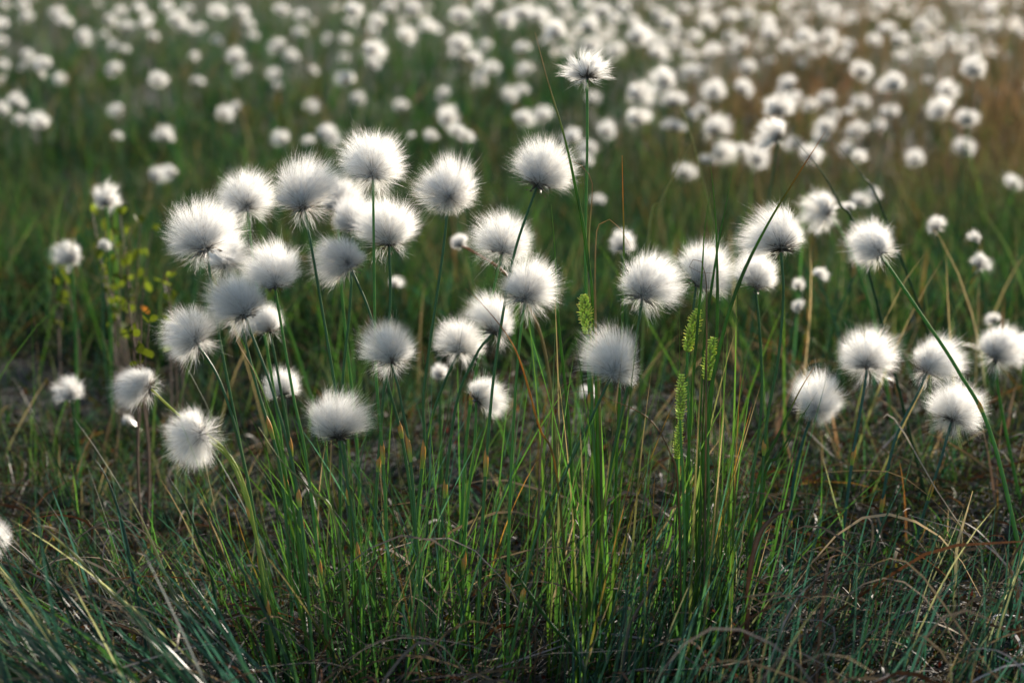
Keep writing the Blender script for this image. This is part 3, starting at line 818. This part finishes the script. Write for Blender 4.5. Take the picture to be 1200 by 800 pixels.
gx = axis_pts(-300, 300, -1.2, 1.2, 0.012, 60)
gy = axis_pts(-60, 500, 0.7, 4.0, 0.014, 60)
X, Y = np.meshgrid(gx, gy)
Z = terr(X, Y)
nx, ny = len(gx), len(gy)
idx = np.arange(nx * ny).reshape(ny, nx)
fq = np.stack([idx[:-1, :-1], idx[:-1, 1:], idx[1:, 1:], idx[1:, :-1]], -1).reshape(-1, 4)
o = obj('ground', mesh('ground', np.stack([X, Y, Z], -1).reshape(-1, 3), [fq], None, M_GROUND))
tag(o, 'dark peaty bog ground with moss', 'ground', kind='structure')


# ------------------------------------------------------------------ grass, litter, moss
def grass(acc, rs, x, y, L, w, lean, heading, bend, col0, col1, k=6, side=None, droop=0.1, z0=-0.004):
    n = len(x)
    root = np.stack([x, y, terr(x, y) + z0], 1)
    hd = np.stack([np.cos(heading), np.sin(heading), np.zeros(n)], 1)
    d0 = norm(hd * np.sin(lean)[:, None] + np.array([0, 0, 1.0]) * np.cos(lean)[:, None])
    t = np.linspace(0, 1, k)[None, :, None]
    P = root[:, None] + L[:, None, None] * (d0[:, None] * t + hd[:, None] * bend[:, None, None] * t ** 2 * 0.5
        - np.array([0, 0, 1.0]) * (np.abs(bend)[:, None, None] * 0.35 + droop) * t ** 3 * 0.6)
    P = P + np.stack([-hd[:, 1], hd[:, 0], hd[:, 2]], 1)[:, None] * (rs.normal(size=(n, 1, 1)) * 0.08 * L[:, None, None] * t ** 2)
    W = w[:, None] * np.maximum(0.08, (1 - t[..., 0] ** 1.8))
    C = col0[:, None] * (1 - t) + col1[:, None] * t
    ribbons(acc, P, W, C, rs, side=side)


def pick(rs, n, table):
    """table: list of (weight, colour)"""
    w = np.array([t[0] for t in table], float); c = np.array([t[1] for t in table])
    i = rs.choice(len(w), n, p=w / w.sum())
    return c[i] * np.exp(rs.normal(0, 0.38, (n, 1)))


def fan(rs, n, x0, x1, d0, d1):
    d = rs.uniform(d0, d1, n); px = rs.uniform(x0, x1, n)
    x = (px - 600) / F * d
    y = (d - HC * math.sin(PITCH)) / math.cos(PITCH)
    return x, y, px


rs = np.random.default_rng(11)
a = Acc()
# main tussock
n = 400
x, y, px = fan(rs, n, 0, 1, 1.24, 1.50)
cpx = np.where(rs.random(n) < 0.78, rs.normal(470, 110, n), rs.normal(780, 75, n))
x = (cpx - 600) / F * (y + 0.09)
L = rs.uniform(0.07, 0.205, n) * np.where(rs.random(n) < .15, 1.25, 1)
head = np.arctan2(rs.normal(size=n) * .5, (cpx - 480) / 120 + rs.normal(size=n) * 1.0)
c0 = pick(rs, n, [(5, GREEN), (3, GREEN_D), (2, TEAL), (1, G2)])
c1 = pick(rs, n, [(5, GREEN), (2, G2), (3, BLUEG), (1, STRAW * .8), (.3, OCHRE * .7)])
grass(a, rs, x, y, L, rs.uniform(.0005, .0011, n), np.abs(rs.normal(0, .27, n)) + .02, head, rs.normal(0.12, .18, n), c0, c1, 8, droop=.03)
# tall bright blades right of the middle
n = 75
x, y, px = fan(rs, n, 640, 860, 1.27, 1.38)
grass(a, rs, x, y, rs.uniform(.15, .27, n), rs.uniform(.0007, .0012, n), np.abs(rs.normal(0, .09, n)) + .01, rs.uniform(0, 6.28, n), rs.normal(.05, .10, n),
      pick(rs, n, [(3, GREEN), (2, G2)]), pick(rs, n, [(3, G2), (3, GREEN), (1, STRAW * .8), (.3, OCHRE * .7)]), 9, droop=.02)
# fan in the lower left corner
n = 330
x, y, px = fan(rs, n, 40, 400, 1.06, 1.24)
head = math.pi + rs.normal(0, .5, n)
grass(a, rs, x, y, rs.uniform(.11, .23, n), rs.uniform(.0008, .0016, n), rs.normal(.75, .22, n), head, rs.normal(.15, .2, n),
      pick(rs, n, [(3, BLUEG), (3, GREEN_D), (1, TEAL)]), pick(rs, n, [(5, BLUEG * 1.3), (2, GREEN), (1, PALE)]), 8, droop=.05)
# bluish blades bottom right
n = 480
x, y, px = fan(rs, n, 640, 1260, 1.12, 1.42)
head = rs.uniform(-1.2, 1.2, n)
grass(a, rs, x, y, rs.uniform(.05, .15, n), rs.uniform(.0006, .0011, n), np.abs(rs.normal(.25, .22, n)), head, rs.normal(.15, .2, n),
      pick(rs, n, [(3, BLUEG), (3, GREEN_D), (3, TEAL)]), pick(rs, n, [(5, BLUEG), (3, TEAL), (.5, PALE), (.5, STRAW * .7)]), 7, droop=.05)
# thin blades over the whole front
n = 320
x, y, px = fan(rs, n, -60, 1260, 1.05, 1.75)
grass(a, rs, x, y, rs.uniform(.03, .10, n), rs.uniform(.0005, .0009, n), np.abs(rs.normal(.3, .3, n)), rs.uniform(0, 6.28, n), rs.normal(.2, .3, n),
      pick(rs, n, [(3, BLUEG), (3, GREEN_D), (3, GREEN)]), pick(rs, n, [(3, BLUEG), (3, GREEN), (1, PALE), (2, STRAW * .7)]), 6)
o = obj('tussock_grass', a.build('tussock_grass', M_GRASS))
tag(o, 'green and bluish blades of the tussock in the foreground', 'grass', kind='stuff')

# field grass
a = Acc()
rs = np.random.default_rng(12)
for (n, d0, d1, l0, l1, w0, w1) in ((26000, 1.5, 2.9, .03, .13, .0005, .0010), (36000, 2.4, 5.0, .06, .19, .0010, .0018), (42000, 4.8, 30, .08, .24, .0020, .0045)):
    u = rs.random(n); d = d0 * (d1 / d0) ** u
    px = rs.uniform(-260, 1460, n)
    x = (px - 600) / F * d; y = d - 0.09
    clump = np.sin(5.3 * x + 2 * y) * np.sin(4.1 * y - 3 * x) + 0.5 * np.sin(13 * x + 1) * np.sin(11 * y)
    near = 1 - ss(1.6, 2.7, d)
    thin = 1 - near * np.where(px < 430, 0.65, np.where(px > 850, 0.5, 0.3))
    keep = rs.random(n) < (0.62 + 0.45 * clump) * thin
    x, y, d = x[keep], y[keep], d[keep]; n = len(x)
    dist = ss(4, 10, d)[:, None]
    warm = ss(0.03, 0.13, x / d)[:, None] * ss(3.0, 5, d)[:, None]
    c0 = pick(rs, n, [(5, GREEN_D), (3, GREEN), (3, TEAL), (4, OLIVE), (.8, RUST * .5), (.8, STRAW * .4)])
    c1 = pick(rs, n, [(4, GREEN_D), (3, GREEN), (4, TEAL), (5, OLIVE), (1, STRAW * .6), (.4, RUST), (.3, OCHRE * .7)])
    c1 = c1 * (1 - .7 * warm) + .7 * warm * np.array([.26, .125, .085])  # warm sun glow at the far right put into the tip colour
    grass(a, rs, x, y, rs.uniform(l0, l1, n) * (0.38 + 0.62 * ss(1.5, 2.8, d)), rs.uniform(w0, w1, n), np.abs(rs.normal(.3, .28, n)), rs.uniform(0, 6.28, n), rs.normal(.25, .3, n), c0, c1, 5)
# small splayed tufts over the near ground
n = 240
d = rs.uniform(1.42, 2.9, n); px = rs.uniform(-150, 1350, n)
cx = (px - 600) / F * d; cy_ = d - .09
m = 34
x = np.repeat(cx, m) + rs.normal(size=n * m) * .012; y = np.repeat(cy_, m) + rs.normal(size=n * m) * .012
tone = np.repeat(np.exp(rs.normal(0, .35, (n, 1))), m, 0)
grass(a, rs, x, y, rs.uniform(.02, .075, n * m) * np.repeat(rs.uniform(.6, 1.5, n), m), rs.uniform(.0004, .0008, n * m), np.abs(rs.normal(.35, .3, n * m)),
      rs.uniform(0, 6.28, n * m), rs.normal(.3, .3, n * m), tone * pick(rs, n * m, [(3, GREEN_D), (2, TEAL), (2, OLIVE), (1, STRAW * .4)]),
      tone * pick(rs, n * m, [(3, GREEN), (3, OLIVE), (3, BLUEG), (2, STRAW * .7)]), 5)
# bare stalks standing up out of the field
n = 900
d = rs.uniform(1.6, 5.0, n); px = rs.uniform(-150, 1350, n)
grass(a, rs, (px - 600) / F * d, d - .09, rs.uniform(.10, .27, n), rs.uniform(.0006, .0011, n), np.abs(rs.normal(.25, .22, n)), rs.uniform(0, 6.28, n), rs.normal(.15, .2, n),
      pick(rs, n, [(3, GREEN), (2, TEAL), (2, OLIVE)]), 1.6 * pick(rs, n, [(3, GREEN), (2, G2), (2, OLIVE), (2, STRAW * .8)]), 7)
o = obj('field_grass', a.build('field_grass', M_FIELD))
tag(o, 'dark green blurred grass of the bog behind', 'grass', kind='stuff')

# dead litter
a = Acc()
rs = np.random.default_rng(13)
for (n, d0, d1, l0, l1, w) in ((2300, 1.02, 1.75, .03, .12, .0009), (2600, 1.6, 3.0, .03, .10, .0009), (480, 1.06, 1.46, .05, .16, .00075)):
    d = rs.uniform(d0, d1, n); px = rs.uniform(-120, 1320, n)
    x = (px - 600) / F * d; y = d - .09
    k = 9
    L = rs.uniform(l0, l1, n)
    hd = rs.uniform(0, 6.28, n); curl = rs.normal(0, 1.3, n) * np.where(rs.random(n) < .2, 2.2, 1)
    t = np.linspace(0, 1, k)
    ang = hd[:, None] + curl[:, None] * t[None]
    step = L[:, None] / (k - 1)
    X = x[:, None] + np.cumsum(np.cos(ang) * step, 1); Yy = y[:, None] + np.cumsum(np.sin(ang) * step, 1)
    arch = rs.random(n) ** (1.0 if w == .00075 else 2.5) * 0.5
    Zz = terr(X, Yy) + .002 + rs.random((n, 1)) * (.045 if w == .00075 else .012) + (arch * L)[:, None] * np.sin(np.pi * t * rs.uniform(.5, 1, (n, 1)))
    P = np.stack([X, Yy, Zz], -1)
    col = pick(rs, n, [(4, GREY), (3, STRAW * .8), (2, STRAW * .45), (1.5, RUST), (.6, np.array([.4, .35, .3]))])
    C = np.repeat(col[:, None], k, 1) * (0.75 + .5 * t[None, :, None])
    if w == .00075: C = C * 2.7 * np.array([.96, .98, 1.08])
    W = w * rs.uniform(.5, 1.4, (n, 1)) * np.maximum(.3, np.sin(np.pi * np.clip(t * .9 + .08, 0, 1)))[None]
    ribbons(a, P, W, C, rs, tip=False)
o = obj('dead_grass_litter', a.build('dead_grass_litter', M_DRY))
tag(o, 'pale curled dead grass lying over the peat', 'dead grass', kind='stuff')

# dry sheaths standing in the field that catch the sun
a = Acc()
rs = np.random.default_rng(18)
n = 700
d = rs.uniform(1.55, 4.0, n); px = rs.uniform(-150, 1350, n)
px = np.where(rs.random(n) < .45, rs.uniform(820, 1250, n), px)
x = (px - 600) / F * d
grass(a, rs, x, d - .09, rs.uniform(.02, .13, n), rs.uniform(.0009, .0018, n), np.abs(rs.normal(.5, .4, n)), rs.uniform(0, 6.28, n), rs.normal(.5, .5, n),
      pick(rs, n, [(2, GREEN_D), (1, RUST)]), pick(rs, n, [(3, STRAW), (1, RUST * 1.3), (1.5, OCHRE * .8)]), 6)
o = obj('dry_sheath_grass', a.build('dry_sheath_grass', M_GLINT))
tag(o, 'dry shiny grass tips glinting in the low sun', 'dead grass', kind='stuff')

# moss and tiny leaves
a = Acc()
rs = np.random.default_rng(14)
for (n, d0, d1, s0, s1) in ((26000, 1.02, 2.1, .0025, .0065), (14000, 2.0, 4.5, .005, .012)):
    d = rs.uniform(d0, d1, n); px = rs.uniform(-120, 1320, n)
    x = (px - 600) / F * d; y = d - .09
    p = np.stack([x, y, terr(x, y) + rs.random(n) ** 1.5 * .014], 1)
    dv = norm(rs.normal(size=(n, 3)) + np.array([0, 0, .9]))
    L = rs.uniform(s0, s1, n)
    t = np.array([0, .45, 1.0])
    P = p[:, None] + dv[:, None] * (L[:, None] * t[None])[..., None]
    patch = np.sin(4.7 * x + 1.0) * np.sin(5.2 * y + 2 * x) + .6 * np.sin(11 * x + 3) * np.sin(12 * y)
    green = rs.random(n) < .5 + .45 * patch
    cg = pick(rs, n, [(4, np.array([.10, .11, .018])), (3, np.array([.05, .08, .018])), (2, np.array([.19, .16, .025]))])
    cb = pick(rs, n, [(4, np.array([.07, .045, .025])), (2, np.array([.16, .07, .03])), (2, GREY * .5), (1, np.array([.20, .035, .02]))])
    C = np.where(green[:, None], cg, cb)
    # cushions of yellow moss on the right, reddish peat moss on the left
    ym = np.exp(-((x - 0.17) / .10) ** 2 - ((y - 1.57) / .10) ** 2) + np.exp(-((x - 0.40) / .06) ** 2 - ((y - 1.62) / .12) ** 2)
    rm = np.exp(-((x + 0.43) / .12) ** 2 - ((y - 1.75) / .16) ** 2)
    C = np.where((rs.random(n) < ym)[:, None], np.array([.30, .25, .03]) * rs.uniform(.5, 1.3, (n, 1)), C)
    C = np.where((rs.random(n) < rm * .7)[:, None], np.array([.14, .04, .02]) * rs.uniform(.5, 1.3, (n, 1)), C)
    ribbons(a, P, np.stack([L * .12, L * .26, L * .02], 1), np.repeat(C[:, None], 3, 1), rs)
o = obj('moss_ground_cover', a.build('moss_ground_cover', M_MOSS))
tag(o, 'mixed moss and tiny leaves covering the bog floor', 'moss', kind='stuff')

# ------------------------------------------------------------------ light
SUN_EL, SUN_AZ = R(14), R(28)     # azimuth measured from the viewing direction towards the right
sd = np.array([math.sin(SUN_AZ) * math.cos(SUN_EL), math.cos(SUN_AZ) * math.cos(SUN_EL), math.sin(SUN_EL)])
sl = bpy.data.lights.new('sun', 'SUN')
sl.energy = 5.0; sl.angle = R(0.53); sl.color = (1.0, 0.90, 0.77)
so = bpy.data.objects.new('sun', sl); COL.objects.link(so)
so.rotation_euler = Vector(sd).to_track_quat('Z', 'Y').to_euler()
so.location = (2, 5, 4)
w = bpy.data.worlds.new('World'); SC.world = w; w.use_nodes = True
nt = w.node_tree; nt.nodes.clear()
sky = nt.nodes.new('ShaderNodeTexSky'); sky.sky_type = 'NISHITA'; sky.sun_disc = False
sky.sun_elevation = SUN_EL; sky.sun_rotation = SUN_AZ
bg = nt.nodes.new('ShaderNodeBackground'); bg.inputs['Strength'].default_value = 0.115
ow = nt.nodes.new('ShaderNodeOutputWorld')
nt.links.new(sky.outputs[0], bg.inputs['Color']); nt.links.new(bg.outputs[0], ow.inputs['Surface'])

SC.view_settings.view_transform = 'Standard'
SC.view_settings.look = 'None'
SC.view_settings.gamma = 1
SC.view_settings.exposure = 1.27
cy = SC.cycles
cy.max_bounces = 12; cy.diffuse_bounces = 9; cy.glossy_bounces = 3; cy.transmission_bounces = 4
cy.sample_clamp_indirect = 6
cy.caustics_reflective = False; cy.caustics_refractive = False
cy.use_denoising = True
